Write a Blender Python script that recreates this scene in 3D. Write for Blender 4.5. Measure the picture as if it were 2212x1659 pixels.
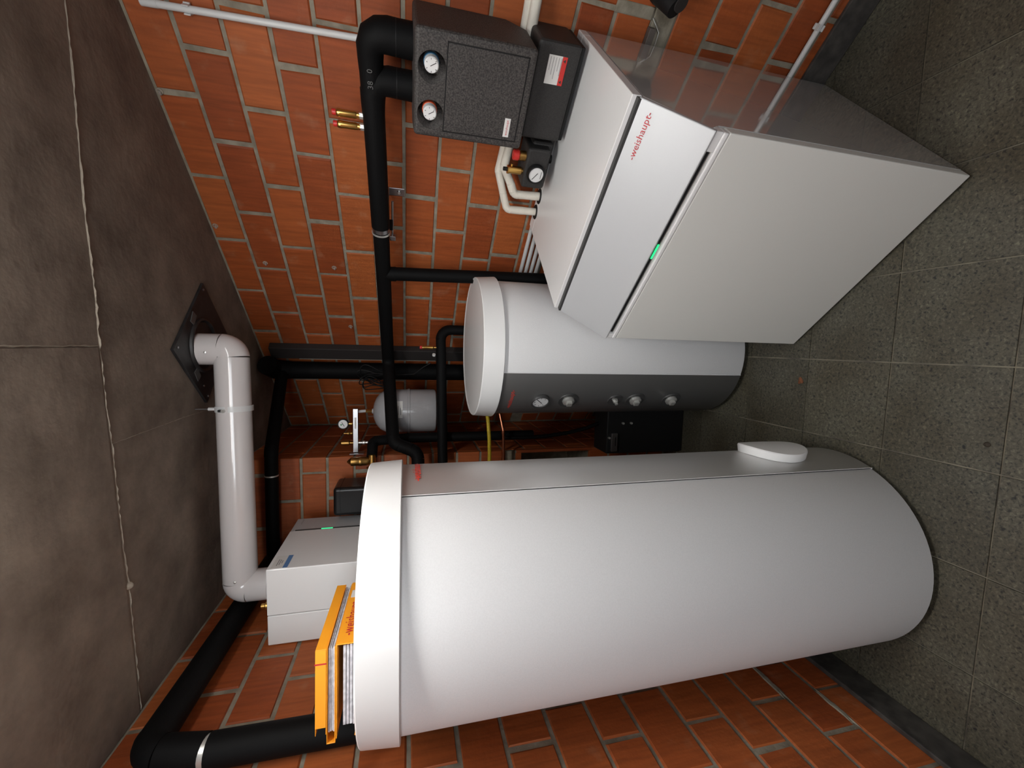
import bpy, bmesh, math, random
from mathutils import Vector, Matrix
random.seed(7)
for o in list(bpy.data.objects): bpy.data.objects.remove(o, do_unlink=True)
scn = bpy.context.scene
col = scn.collection
pi = math.pi

# ------------------------------------------------------------------ camera (phone held on its side: image left is up)
H = 1.45
F = 897.05
YAW, PITCH, ROLL = math.radians(-5.39), math.radians(-14.068), math.radians(-0.19)
fw = Vector((math.sin(YAW)*math.cos(PITCH), math.cos(YAW)*math.cos(PITCH), math.sin(PITCH)))
rt = Vector((math.cos(YAW), -math.sin(YAW), 0))
dn = fw.cross(rt)
c_, s_ = math.cos(ROLL), math.sin(ROLL)
rt, dn = c_*rt + s_*dn, -s_*rt + c_*dn
cam = bpy.data.cameras.new('camera')
cam.sensor_fit = 'HORIZONTAL'; cam.sensor_width = 36.0; cam.lens = F/2212*36.0
cam.clip_start = 0.02; cam.clip_end = 50
camo = bpy.data.objects.new('camera', cam); col.objects.link(camo)
m = Matrix.Identity(4)
for i in range(3):
    m[i][0] = dn[i]; m[i][1] = rt[i]; m[i][2] = -fw[i]
m[2][3] = H
camo.matrix_world = m
scn.camera = camo

# ------------------------------------------------------------------ light and exposure
w = bpy.data.worlds.new('world'); scn.world = w; w.use_nodes = True
w.node_tree.nodes['Background'].inputs[0].default_value = (0.75, 0.85, 1.0, 1)
w.node_tree.nodes['Background'].inputs[1].default_value = 0.5
LAMP_STRENGTH = 37.0        # glowing cover of the batten lamp (built with the ceiling lamp below)
fill = bpy.data.lights.new('rear_fill_light', 'AREA'); fill.shape = 'RECTANGLE'
fill.size = 1.15; fill.size_y = 0.72; fill.energy = 30; fill.color = (0.9, 0.96, 1.0)
fillo = bpy.data.objects.new('rear_fill_light', fill); col.objects.link(fillo)
fillo.location = (-0.38, -1.57, 1.70); fillo.rotation_euler = (math.radians(90), 0, 0)   # added fill light in the opening of the made-up rear window, faces the room
scn.view_settings.view_transform = 'Standard'; scn.view_settings.look = 'None'
scn.view_settings.gamma = 1.0; scn.view_settings.use_curve_mapping = False
scn.view_settings.exposure = -0.2

# ------------------------------------------------------------------ frames
TH = math.radians(-42.864)
DR = Vector((math.sin(TH), math.cos(TH), 0))       # along the right wall, away from the camera
NR = Vector((math.cos(TH), -math.sin(TH), 0))      # into the right wall
WR, WL, YP, XP, ZC = 1.586, 1.062, 2.09, -0.55, 2.188
S_END = 2.52
def W(s, n, z): return DR*s + NR*n + Vector((0, 0, z))

# ------------------------------------------------------------------ materials
def mat(name, color, rough=0.5, metal=0.0, coat=0.0, noise=None, bump=None, emit=None, spec=None, var=None):
    mt = bpy.data.materials.new(name); mt.use_nodes = True
    nt = mt.node_tree; b = nt.nodes['Principled BSDF']
    b.inputs['Base Color'].default_value = (*color, 1); b.inputs['Roughness'].default_value = rough
    b.inputs['Metallic'].default_value = metal; b.inputs['Coat Weight'].default_value = coat
    if coat: b.inputs['Coat Roughness'].default_value = 0.06
    if spec is not None: b.inputs['Specular IOR Level'].default_value = spec
    if emit:
        b.inputs['Emission Color'].default_value = (*emit[0], 1); b.inputs['Emission Strength'].default_value = emit[1]
    tc = nt.nodes.new('ShaderNodeTexCoord')
    if noise:                                    # (scale, color2, detail)
        n = nt.nodes.new('ShaderNodeTexNoise'); n.inputs['Scale'].default_value = noise[0]; n.inputs['Detail'].default_value = noise[2]
        nt.links.new(tc.outputs['Object'], n.inputs['Vector'])
        r = nt.nodes.new('ShaderNodeValToRGB'); r.color_ramp.elements[0].position = 0.35; r.color_ramp.elements[1].position = 0.68
        r.color_ramp.elements[0].color = (*color, 1); r.color_ramp.elements[1].color = (*noise[1], 1)
        nt.links.new(n.outputs['Fac'], r.inputs['Fac']); nt.links.new(r.outputs['Color'], b.inputs['Base Color'])
    if bump:                                     # (scale, strength, distance)
        n2 = nt.nodes.new('ShaderNodeTexNoise'); n2.inputs['Scale'].default_value = bump[0]; n2.inputs['Detail'].default_value = 4
        nt.links.new(tc.outputs['Object'], n2.inputs['Vector'])
        bp = nt.nodes.new('ShaderNodeBump'); bp.inputs['Strength'].default_value = bump[1]; bp.inputs['Distance'].default_value = bump[2]
        nt.links.new(n2.outputs['Fac'], bp.inputs['Height']); nt.links.new(bp.outputs['Normal'], b.inputs['Normal'])
    return mt

def brick_mat():
    mt = bpy.data.materials.new('fired_clay'); mt.use_nodes = True
    nt = mt.node_tree; b = nt.nodes['Principled BSDF']; L = nt.links.new
    oi = nt.nodes.new('ShaderNodeObjectInfo'); tc = nt.nodes.new('ShaderNodeTexCoord')
    geo = nt.nodes.new('ShaderNodeNewGeometry')
    add = nt.nodes.new('ShaderNodeVectorMath'); add.operation = 'ADD'
    sc = nt.nodes.new('ShaderNodeVectorMath'); sc.operation = 'SCALE'; sc.inputs[0].default_value = (7.3, 3.1, 5.7)
    L(oi.outputs['Random'], sc.inputs['Scale']); L(geo.outputs['Position'], add.inputs[0]); L(sc.outputs[0], add.inputs[1])
    r = nt.nodes.new('ShaderNodeValToRGB')
    cr = r.color_ramp; cr.elements[0].color = (0.20, 0.036, 0.008, 1); cr.elements[1].color = (0.40, 0.108, 0.026, 1)
    e = cr.elements.new(0.5); e.color = (0.31, 0.068, 0.014, 1)
    n = nt.nodes.new('ShaderNodeTexNoise'); n.inputs['Scale'].default_value = 7; n.inputs['Detail'].default_value = 5; n.inputs['Roughness'].default_value = 0.6
    L(add.outputs[0], n.inputs['Vector'])
    mr = nt.nodes.new('ShaderNodeMath'); mr.operation = 'MULTIPLY_ADD'; mr.inputs[1].default_value = 0.62; L(oi.outputs['Random'], mr.inputs[0])
    m2 = nt.nodes.new('ShaderNodeMath'); m2.operation = 'MULTIPLY'; m2.inputs[1].default_value = 0.45; L(n.outputs['Fac'], m2.inputs[0]); L(m2.outputs[0], mr.inputs[2])
    L(mr.outputs[0], r.inputs['Fac'])
    # pale dusty smears
    n3 = nt.nodes.new('ShaderNodeTexNoise'); n3.inputs['Scale'].default_value = 14; n3.inputs['Detail'].default_value = 6; L(add.outputs[0], n3.inputs['Vector'])
    rr = nt.nodes.new('ShaderNodeValToRGB'); rr.color_ramp.elements[0].position = 0.60; rr.color_ramp.elements[1].position = 0.80
    L(n3.outputs['Fac'], rr.inputs['Fac'])
    mx = nt.nodes.new('ShaderNodeMixRGB'); mx.inputs['Color2'].default_value = (0.42, 0.22, 0.13, 1)
    ml = nt.nodes.new('ShaderNodeMath'); ml.operation = 'MULTIPLY'; ml.inputs[1].default_value = 0.40; L(rr.outputs['Color'], ml.inputs[0])
    # faint combing marks across each brick
    mp = nt.nodes.new('ShaderNodeMapping'); mp.inputs['Scale'].default_value = (55, 1, 5); L(tc.outputs['Object'], mp.inputs['Vector'])
    ad2 = nt.nodes.new('ShaderNodeVectorMath'); ad2.operation = 'ADD'; L(mp.outputs[0], ad2.inputs[0]); L(sc.outputs[0], ad2.inputs[1])
    ns = nt.nodes.new('ShaderNodeTexNoise'); ns.inputs['Scale'].default_value = 1.6; ns.inputs['Detail'].default_value = 3; L(ad2.outputs[0], ns.inputs['Vector'])
    mrg = nt.nodes.new('ShaderNodeMapRange'); mrg.inputs['From Min'].default_value = 0.3; mrg.inputs['From Max'].default_value = 0.7
    mrg.inputs['To Min'].default_value = 0.82; mrg.inputs['To Max'].default_value = 1.14; L(ns.outputs['Fac'], mrg.inputs['Value'])
    hs_ = nt.nodes.new('ShaderNodeHueSaturation'); L(mrg.outputs[0], hs_.inputs['Value'])
    L(ml.outputs[0], mx.inputs['Fac']); L(r.outputs['Color'], mx.inputs['Color1']); L(mx.outputs['Color'], hs_.inputs['Color']); L(hs_.outputs['Color'], b.inputs['Base Color'])
    b.inputs['Roughness'].default_value = 0.62; b.inputs['Specular IOR Level'].default_value = 0.4
    n4 = nt.nodes.new('ShaderNodeTexNoise'); n4.inputs['Scale'].default_value = 60; n4.inputs['Detail'].default_value = 5; L(add.outputs[0], n4.inputs['Vector'])
    bp = nt.nodes.new('ShaderNodeBump'); bp.inputs['Strength'].default_value = 0.25; bp.inputs['Distance'].default_value = 0.004
    L(n4.outputs['Fac'], bp.inputs['Height']); L(bp.outputs['Normal'], b.inputs['Normal'])
    return mt

def tile_mat():
    mt = bpy.data.materials.new('terrazzo'); mt.use_nodes = True
    nt = mt.node_tree; b = nt.nodes['Principled BSDF']; L = nt.links.new
    geo = nt.nodes.new('ShaderNodeNewGeometry'); oi = nt.nodes.new('ShaderNodeObjectInfo')
    n = nt.nodes.new('ShaderNodeTexNoise'); n.inputs['Scale'].default_value = 140; n.inputs['Detail'].default_value = 3; n.inputs['Distortion'].default_value = 0.8
    L(geo.outputs['Position'], n.inputs['Vector'])
    r = nt.nodes.new('ShaderNodeValToRGB'); cr = r.color_ramp
    cr.elements[0].position = 0.30; cr.elements[0].color = (0.012, 0.012, 0.013, 1)
    cr.elements[1].position = 0.72; cr.elements[1].color = (0.160, 0.150, 0.108, 1)
    e = cr.elements.new(0.42); e.color = (0.066, 0.062, 0.047, 1)
    e = cr.elements.new(0.60); e.color = (0.098, 0.092, 0.068, 1)
    L(n.outputs['Fac'], r.inputs['Fac'])
    n2 = nt.nodes.new('ShaderNodeTexNoise'); n2.inputs['Scale'].default_value = 5; n2.inputs['Detail'].default_value = 6; L(geo.outputs['Position'], n2.inputs['Vector'])
    r2 = nt.nodes.new('ShaderNodeValToRGB'); r2.color_ramp.elements[0].position = 0.3; r2.color_ramp.elements[1].position = 0.75
    r2.color_ramp.elements[0].color = (0.68, 0.62, 0.52, 1); r2.color_ramp.elements[1].color = (1.15, 1.17, 1.18, 1); L(n2.outputs['Fac'], r2.inputs['Fac'])
    mx = nt.nodes.new('ShaderNodeMixRGB'); mx.blend_type = 'MULTIPLY'; mx.inputs['Fac'].default_value = 1
    L(r.outputs['Color'], mx.inputs['Color1']); L(r2.outputs['Color'], mx.inputs['Color2'])
    hv = nt.nodes.new('ShaderNodeHueSaturation'); ma = nt.nodes.new('ShaderNodeMath'); ma.operation = 'MULTIPLY_ADD'
    ma.inputs[1].default_value = 0.25; ma.inputs[2].default_value = 0.87; L(oi.outputs['Random'], ma.inputs[0]); L(ma.outputs[0], hv.inputs['Value'])
    L(mx.outputs['Color'], hv.inputs['Color']); L(hv.outputs['Color'], b.inputs['Base Color'])
    b.inputs['Roughness'].default_value = 0.55
    return mt

def concrete_mat():
    mt = bpy.data.materials.new('raw_concrete'); mt.use_nodes = True
    nt = mt.node_tree; b = nt.nodes['Principled BSDF']; L = nt.links.new
    geo = nt.nodes.new('ShaderNodeNewGeometry')
    n = nt.nodes.new('ShaderNodeTexNoise'); n.inputs['Scale'].default_value = 6; n.inputs['Detail'].default_value = 8; n.inputs['Roughness'].default_value = 0.62
    L(geo.outputs['Position'], n.inputs['Vector'])
    r = nt.nodes.new('ShaderNodeValToRGB'); cr = r.color_ramp
    cr.elements[0].position = 0.30; cr.elements[0].color = (0.115, 0.090, 0.070, 1)
    cr.elements[1].position = 0.72; cr.elements[1].color = (0.270, 0.220, 0.175, 1)
    L(n.outputs['Fac'], r.inputs['Fac']); L(r.outputs['Color'], b.inputs['Base Color'])
    b.inputs['Roughness'].default_value = 0.85
    n2 = nt.nodes.new('ShaderNodeTexNoise'); n2.inputs['Scale'].default_value = 45; n2.inputs['Detail'].default_value = 6; L(geo.outputs['Position'], n2.inputs['Vector'])
    bp = nt.nodes.new('ShaderNodeBump'); bp.inputs['Strength'].default_value = 0.35; bp.inputs['Distance'].default_value = 0.005
    L(n2.outputs['Fac'], bp.inputs['Height']); L(bp.outputs['Normal'], b.inputs['Normal'])
    return mt

M = dict(
    brick=brick_mat(), tile=tile_mat(), concrete=concrete_mat(),
    mortar=mat('mortar', (0.185, 0.165, 0.125), 0.9, noise=(25, (0.30, 0.27, 0.21), 6), bump=(90, 0.4, 0.004)),
    ridge=mat('mortar_ridge', (0.30, 0.26, 0.21), 0.9, bump=(120, 0.5, 0.004)),
    grout=mat('tile_grout', (0.24, 0.215, 0.16), 0.9, noise=(12, (0.08, 0.07, 0.06), 4)),
    skirt=mat('skirting_stone', (0.035, 0.033, 0.032), 0.3, noise=(30, (0.075, 0.07, 0.065), 5)),
    plaster=mat('plaster', (0.42, 0.40, 0.37), 0.9, bump=(40, 0.2, 0.003)),
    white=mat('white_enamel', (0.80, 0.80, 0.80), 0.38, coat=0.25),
    jacket=mat('white_foil_jacket', (0.80, 0.80, 0.81), 0.5, noise=(300, (0.77, 0.77, 0.78), 2)),
    lid=mat('white_plastic_lid', (0.80, 0.80, 0.80), 0.30),
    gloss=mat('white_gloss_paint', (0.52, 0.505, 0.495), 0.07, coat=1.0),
    door=mat('white_door_paint', (0.70, 0.70, 0.67), 0.42),
    silver=mat('silver_fascia', (0.50, 0.51, 0.525), 0.42, metal=0.15),
    panel_dark=mat('dark_grey_panel', (0.20, 0.198, 0.196), 0.42, metal=0.55),
    panel=mat('grey_silver_panel', (0.74, 0.735, 0.73), 0.42, metal=0.75),
    dark=mat('dark_plastic', (0.010, 0.010, 0.0105), 0.55, spec=0.25),
    groove=mat('groove_plastic', (0.045, 0.045, 0.045), 0.5),
    foam=mat('black_pipe_foam', (0.0035, 0.0035, 0.0038), 0.65, spec=0.12, bump=(200, 0.15, 0.002)),
    epp=mat('black_foam_shell', (0.013, 0.0115, 0.011), 0.65, noise=(260, (0.070, 0.062, 0.058), 3), bump=(280, 0.3, 0.002)),
    epp2=mat('black_foam_cover', (0.014, 0.013, 0.013), 0.6, noise=(300, (0.026, 0.025, 0.024), 2), bump=(300, 0.2, 0.001)),
    brass=mat('brass', (0.72, 0.44, 0.13), 0.28, metal=1.0),
    agedbrass=mat('aged_brass', (0.40, 0.23, 0.07), 0.38, metal=1.0),
    copper=mat('copper', (0.62, 0.24, 0.13), 0.28, metal=1.0),
    zinc=mat('galvanised_steel', (0.42, 0.43, 0.45), 0.33, metal=1.0),
    steel=mat('bare_steel', (0.74, 0.74, 0.71), 0.32, metal=0.7),
    flue=mat('white_flue_enamel', (0.62, 0.59, 0.585), 0.16, coat=0.4),
    pvc=mat('white_pvc', (0.62, 0.63, 0.63), 0.35),
    cream=mat('cream_pipe_foam', (0.72, 0.68, 0.60), 0.65, bump=(60, 0.5, 0.004)),
    red=mat('red_plastic', (0.55, 0.03, 0.025), 0.35),
    redprint=mat('red_print', (0.50, 0.02, 0.03), 0.5),
    redtext=mat('red_tank_print', (0.75, 0.05, 0.03), 0.5),
    paper=mat('white_label', (0.68, 0.67, 0.65), 0.6),
    sheets=mat('paper_sheets', (0.62, 0.62, 0.66), 0.7, noise=(90, (0.40, 0.40, 0.44), 2)),
    ink=mat('black_ink', (0.03, 0.03, 0.03), 0.6),
    greyink=mat('grey_ink', (0.25, 0.25, 0.25), 0.6),
    blue=mat('blue_print', (0.10, 0.22, 0.45), 0.5),
    orange=mat('orange_card', (0.90, 0.36, 0.02), 0.42),
    dial=mat('dial_white', (0.70, 0.70, 0.70), 0.4),
    vessel=mat('grey_vessel_paint', (0.36, 0.36, 0.375), 0.22),
    plate=mat('black_plate', (0.010, 0.010, 0.011), 0.5, noise=(25, (0.025, 0.025, 0.026), 5)),
    tape=mat('grey_tape', (0.09, 0.09, 0.09), 0.45),
    trunk=mat('grey_trunking', (0.026, 0.022, 0.021), 0.7),
    yellow=mat('yellow_hose', (0.62, 0.46, 0.02), 0.5, noise=(120, (0.45, 0.33, 0.02), 3)),
    led=mat('green_led', (0.02, 0.5, 0.2), 0.4, emit=((0.03, 0.80, 0.28), 1.3)),
    lightred=mat('red_ring', (0.7, 0.10, 0.03), 0.4), bluering=mat('blue_ring', (0.03, 0.12, 0.22), 0.4),
    tube=mat('lit_tube', (0.9, 0.9, 0.9), 0.5, emit=((1.0, 0.985, 0.95), LAMP_STRENGTH)),
    glass=mat('added_window_pane', (0.8, 0.85, 0.9), 0.05, emit=None),
    leaf=mat('dry_leaf', (0.16, 0.055, 0.02), 0.8),
    stain=mat('dark_pip', (0.04, 0.03, 0.02), 0.8),
    wood=mat('grey_profile', (0.10, 0.085, 0.075), 0.6),
)

# ------------------------------------------------------------------ mesh helpers (all vertices in world space)
class MB:
    def __init__(s): s.v = []; s.f = []; s.smooth = set()
    def add(s, vs, fs, smooth=False):
        o = len(s.v); s.v += [Vector(x) for x in vs]
        for f in fs:
            if smooth: s.smooth.add(len(s.f))
            s.f.append([o+i for i in f])
        return s
    def frame_box(s, o, ax, ay, az, bevel=0.0, seg=2):
        """box from corner o spanned by three world vectors, edges rounded"""
        o, ax, ay, az = map(Vector, (o, ax, ay, az))
        bm = bmesh.new(); bmesh.ops.create_cube(bm, size=1.0)
        lx, ly, lz = ax.length, ay.length, az.length
        for v in bm.verts: v.co = Vector(((v.co.x+.5)*lx, (v.co.y+.5)*ly, (v.co.z+.5)*lz))
        if bevel > 0: bmesh.ops.bevel(bm, geom=bm.edges[:], offset=min(bevel, .45*min(lx, ly, lz)), segments=seg, profile=.5, affect='EDGES')
        ex, ey, ez = ax.normalized(), ay.normalized(), az.normalized()
        flip = ex.cross(ey).dot(ez) < 0
        bm.verts.ensure_lookup_table()
        vs = [o + ex*v.co.x + ey*v.co.y + ez*v.co.z for v in bm.verts]
        fs = [[v.index for v in f.verts] for f in bm.faces]
        if flip: fs = [f[::-1] for f in fs]
        bm.free(); return s.add(vs, fs, False)
    def box(s, a, b, bevel=0.0, seg=2):
        return s.frame_box(a, (b[0]-a[0], 0, 0), (0, b[1]-a[1], 0), (0, 0, b[2]-a[2]), bevel, seg)
    def rbox(s, s0, s1, n0, n1, z0, z1, bevel=0.0, seg=2):
        return s.frame_box(W(s1, n0, z0), -DR*(s1-s0), NR*(n1-n0), (0, 0, z1-z0), bevel, seg)
    def lathe(s, o, axis, prof, seg=28, smooth=True, a0=0, a1=2*pi, ref=None):
        """prof: list of (distance along axis, radius)"""
        o, axis = Vector(o), Vector(axis).normalized()
        x = Vector(ref).normalized() if ref else axis.orthogonal().normalized()
        y = axis.cross(x); full = abs(a1-a0-2*pi) < 1e-6
        n = seg if full else seg+1
        vs = []
        for t, r in prof:
            for i in range(n):
                a = a0+(a1-a0)*i/seg; vs.append(o + axis*t + (x*math.cos(a)+y*math.sin(a))*r)
        fs = []
        for k in range(len(prof)-1):
            for i in range(seg):
                j = (i+1) % n if full else i+1
                fs.append([k*n+i, k*n+j, (k+1)*n+j, (k+1)*n+i])
        return s.add(vs, fs, smooth)
    def cyl(s, p0, p1, r, r2=None, seg=20, cap=True, chamfer=0.0):
        p0, p1 = Vector(p0), Vector(p1); L = (p1-p0).length; r2 = r if r2 is None else r2
        s.lathe(p0, p1-p0, [(chamfer, r) if not chamfer else (chamfer, r), (L-chamfer, r2)], seg)
        if cap:
            s.lathe(p0, p1-p0, [(0, 0.0), (0, r-chamfer), (chamfer, r)] if chamfer else [(0, 0.0), (0, r)], seg, False)
            s.lathe(p0, p1-p0, [(L-chamfer, r2), (L, r2-chamfer), (L, 0.0)] if chamfer else [(L, r2), (L, 0.0)], seg, False)
        return s
    def sweep(s, pts, r, seg=18, caps=True, wob=0.0):
        pts = [Vector(p) for p in pts]; n = len(pts)
        tan = [(pts[min(i+1, n-1)]-pts[max(i-1, 0)]).normalized() for i in range(n)]
        x = tan[0].orthogonal().normalized(); vs = []
        for i in range(n):
            x = (x - tan[i]*x.dot(tan[i])).normalized(); y = tan[i].cross(x)
            rr = (r[i] if isinstance(r, (list, tuple)) else r)*(1+random.uniform(-wob, wob))
            for k in range(seg):
                a = 2*pi*k/seg; vs.append(pts[i]+(x*math.cos(a)+y*math.sin(a))*rr)
        fs = [[i*seg+k, i*seg+(k+1) % seg, (i+1)*seg+(k+1) % seg, (i+1)*seg+k] for i in range(n-1) for k in range(seg)]
        s.add(vs, fs, True)
        if caps: s.add(vs[:seg], [list(range(seg))[::-1]]); s.add(vs[-seg:], [list(range(seg))])
        return s
    def prism(s, poly, ext):
        """planar world polygon extruded by a world vector"""
        poly = [Vector(p) for p in poly]; ext = Vector(ext); n = len(poly)
        fs = [list(range(n))[::-1], [n+i for i in range(n)]]+[[i, (i+1) % n, n+(i+1) % n, n+i] for i in range(n)]
        return s.add(poly+[p+ext for p in poly], fs)

def link(o, parent):
    col.objects.link(o)
    if parent is not None: o.parent = parent
    return o
def origin(p):
    t = Vector((0, 0, 0))
    while p is not None: t += p.location; p = p.parent
    return t
def obj(name, mb, material, parent=None, sharp=40):
    base = origin(parent)
    me = bpy.data.meshes.new(name); me.from_pydata([tuple(v-base) for v in mb.v], [], mb.f); me.validate()
    if isinstance(material, str): material = M[material]
    me.materials.append(material)
    if mb.smooth and len(me.polygons) == len(mb.f):
        me.polygons.foreach_set('use_smooth', [i in mb.smooth for i in range(len(mb.f))])
    if mb.smooth: me.set_sharp_from_angle(angle=math.radians(sharp))
    me.update()
    return link(bpy.data.objects.new(name, me), parent)
def fixn(o):
    bm = bmesh.new(); bm.from_mesh(o.data); bmesh.ops.recalc_face_normals(bm, faces=bm.faces); bm.to_mesh(o.data); bm.free(); return o
def thing(name, label, cat, loc, group=None):
    o = bpy.data.objects.new(name, None); o.empty_display_size = 0.05; col.objects.link(o); o.location = loc
    return tag(o, label, cat, group)
def tag(o, label, cat, group=None):
    o['label'] = label; o['category'] = cat
    if group: o['group'] = group
    return o
def struct(name, mb, material, label=None):
    o = obj(name, mb, material); o['kind'] = 'structure'
    if label: o['label'] = label
    return o
def fillet(pts, r, n=8):
    """list of ('run', [points]) and ('elbow', [points])"""
    pts = [Vector(p) for p in pts]; out = []; prev = pts[0]
    for i in range(1, len(pts)-1):
        a, b, c = pts[i-1], pts[i], pts[i+1]
        u, v = (a-b).normalized(), (c-b).normalized(); ang = u.angle(v)
        d = min(r/math.tan(ang/2), .48*(a-b).length, .48*(c-b).length); rr = d*math.tan(ang/2)
        p0, p1 = b+u*d, b+v*d; cen = b+(u+v).normalized()*(rr/math.sin(ang/2))
        out.append(('run', [prev, p0]))
        arc = []; q0, q1 = p0-cen, p1-cen; tot = q0.angle(q1)
        for k in range(n+1):
            t = k/n; arc.append(cen+(q0*math.sin((1-t)*tot)+q1*math.sin(t*tot))/math.sin(tot))
        out.append(('elbow', arc)); prev = p1
    out.append(('run', [prev, pts[-1]]))
    return out
def pipe_parts(root, pts, r, bend, material, run='pipe_run', elbow='elbow', seg=20, over=1.03, wob=0.0):
    for kind, p in fillet(pts, bend):
        if kind == 'run':
            if (p[1]-p[0]).length < .004: continue
            q = p
            if wob: k = max(2, int((p[1]-p[0]).length/.02)); q = [p[0].lerp(p[1], i/k) for i in range(k+1)]
            obj(run, MB().sweep(q, r, seg, wob=wob), material, root)
        else: obj(elbow, MB().sweep(p, r*over, seg, wob=wob), material, root)
def text_geo(body, size, bold=0.0):
    cu = bpy.data.curves.new('t', 'FONT'); cu.body = body; cu.size = size; cu.align_x = 'CENTER'; cu.resolution_u = 2; cu.offset = bold
    o = bpy.data.objects.new('t', cu); col.objects.link(o)
    dg = bpy.context.evaluated_depsgraph_get(); me = o.evaluated_get(dg).to_mesh()
    vs = [v.co.copy() for v in me.vertices]; fs = [list(p.vertices) for p in me.polygons]
    o.evaluated_get(dg).to_mesh_clear(); bpy.data.objects.remove(o); bpy.data.curves.remove(cu)
    return vs, fs
def text(parent, body, size, o, ex, ey, material, name='lettering', width=None, bold=0.0):
    vs, fs = text_geo(body, size, bold); k = 1
    if width: xs = [v.x for v in vs]; k = width/(max(xs)-min(xs))
    o, ex, ey = Vector(o), Vector(ex).normalized(), Vector(ey).normalized()
    return obj(name, MB().add([o+ex*(v.x*k)+ey*(v.y*k) for v in vs], fs), material, parent)
def text_round(parent, body, size, cx, cy, r, az, z, material, width=None, bold=0.0):
    vs, fs = text_geo(body, size, bold); k = 1
    if width: xs = [v.x for v in vs]; k = width/(max(xs)-min(xs))
    out = []
    for v in vs:
        a = az+v.x*k/r; out.append((cx+r*math.cos(a), cy+r*math.sin(a), z+v.y*k))
    return obj('lettering', MB().add(out, fs), material, parent)

# ================================================================== THE SETTING
YB = -1.6                                   # rear wall behind the camera
S_REAR = -1.5
pC = W(S_REAR, WR, 0)
nn = (YB - S_REAR*DR.y)/NR.y
pD = W(S_REAR, nn, 0)
ROOM = [(-WL, YB), (pD.x, YB), (pC.x, pC.y), (XP, (DR*S_END+NR*WR).y), (XP, YP), (-WL, YP)]
T = 0.12
# --- floor and its tiles
fl = struct('floor', MB().prism([(-1.4, -1.9, -0.004), (3.0, -1.9, -0.004), (3.0, 3.3, -0.004), (-1.4, 3.3, -0.004)], (0, 0, -0.1)), 'grout', 'dark speckled terrazzo tile floor with pale grout lines')
fixn(fl)
def clip(poly, p, d):
    out = []
    for i in range(len(poly)):
        a, b = poly[i], poly[(i+1) % len(poly)]
        da, db = (a[0]-p[0])*d[0]+(a[1]-p[1])*d[1], (b[0]-p[0])*d[0]+(b[1]-p[1])*d[1]
        if da >= 0: out.append(a)
        if da*db < 0: t = da/(da-db); out.append((a[0]+(b[0]-a[0])*t, a[1]+(b[1]-a[1])*t))
    return out
xs = [-0.020+0.2725*k for k in range(-4, 9)]
ys = [0.692+0.2715*k for k in range(-9, 5)]+[1.793, 2.088, 2.365, 2.64, 2.93]
ys = sorted(set(ys)); ys = [y for y in ys if not (1.52 < y < 1.79)]
g = 0.0017
for i in range(len(xs)-1):
    for j in range(len(ys)-1):
        q = [(xs[i]+g, ys[j]+g), (xs[i+1]-g, ys[j]+g), (xs[i+1]-g, ys[j+1]-g), (xs[i]+g, ys[j+1]-g)]
        q = clip(q, (-WL, 0), (1, 0)); q = clip(q, (0, YB), (0, 1)) if q else q
        q = clip(q, tuple((NR*WR).to_2d()), (-NR.x, -NR.y)) if q else q
        q = clip(q, tuple((DR*S_REAR).to_2d()), (DR.x, DR.y)) if q else q
        if q and ys[j] > 2.05: q = clip(q, (XP, 0), (1, 0))
        if len(q) < 3: continue
        ar = abs(sum(q[k][0]*q[(k+1) % len(q)][1]-q[(k+1) % len(q)][0]*q[k][1] for k in range(len(q))))/2
        if ar < 0.0015: continue
        dz = random.uniform(-.0008, .0006)
        cxy = Vector((sum(p[0] for p in q)/len(q), sum(p[1] for p in q)/len(q)))
        mb = MB(); top = [Vector((*(Vector(p).lerp(cxy, .004)), dz)) for p in q]; bot = [Vector((*p, -0.006)) for p in q]; n = len(q)
        mb.add(bot+top, [[n+k for k in range(n)]]+[[k, (k+1) % n, n+(k+1) % n, n+k] for k in range(n)])
        obj('tile', mb, 'tile', fl)
# --- ceiling
ce = struct('ceiling', MB().prism([(-1.4, -1.9, ZC), (3.0, -1.9, ZC), (3.0, 3.3, ZC), (-1.4, 3.3, ZC)], (0, 0, 0.15)), 'concrete', 'raw brown-grey concrete slab ceiling with formwork seams')
fixn(ce)
def ridge(pts, wd, ht, name='formwork_seam'):
    mb = MB(); q = []
    for a, b in zip(pts[:-1], pts[1:]):
        a, b = Vector((*a, ZC)), Vector((*b, ZC)); k = max(1, int((b-a).length/.012))
        q += [a.lerp(b, i/k) for i in range(k)]
    q.append(Vector((*pts[-1], ZC)))
    vs = []
    for i, p in enumerate(q):
        t = (q[min(i+1, len(q)-1)]-q[max(0, i-1)]).normalized(); sd = Vector((-t.y, t.x, 0)); h = ht*random.uniform(.3, 1.3); ww = wd*random.uniform(.6, 1.3)
        p = p+sd*random.uniform(-.0012, .0012)
        vs += [p+sd*ww+Vector((0, 0, .001)), p-Vector((0, 0, h)), p-sd*ww+Vector((0, 0, .001))]
    fs = []
    for i in range(len(q)-1):
        for k in (0, 1): fs.append([3*i+k, 3*i+k+1, 3*i+4+k, 3*i+3+k])
    return obj(name, mb.add(vs, fs), 'ridge', ce)
ridge([(1.6, 1.18), (.735, 1.205), (.547, 1.214), (.305, 1.221), (.094, 1.239), (-.024, 1.242), (-.18, 1.250), (-.276, 1.263), (-.572, 1.283), (-.679, 1.296), (-WL, 1.313)], .0020, .0035)
ridge([(-.025, -1.5), (-.025, .985), (-.026, 1.088), (-.026, 1.236)], .003, .002)
ridge([(-.278, 1.262), (-.274, 1.42), (-.270, 1.62), (-.275, 2.05)], .002, .0015)
blob = MB(); blob.lathe((-.679, 1.296, ZC+.001), (0, 0, -1), [(0, .012), (.004, .010), (.010, .006), (.012, 0)], 10)
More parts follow.
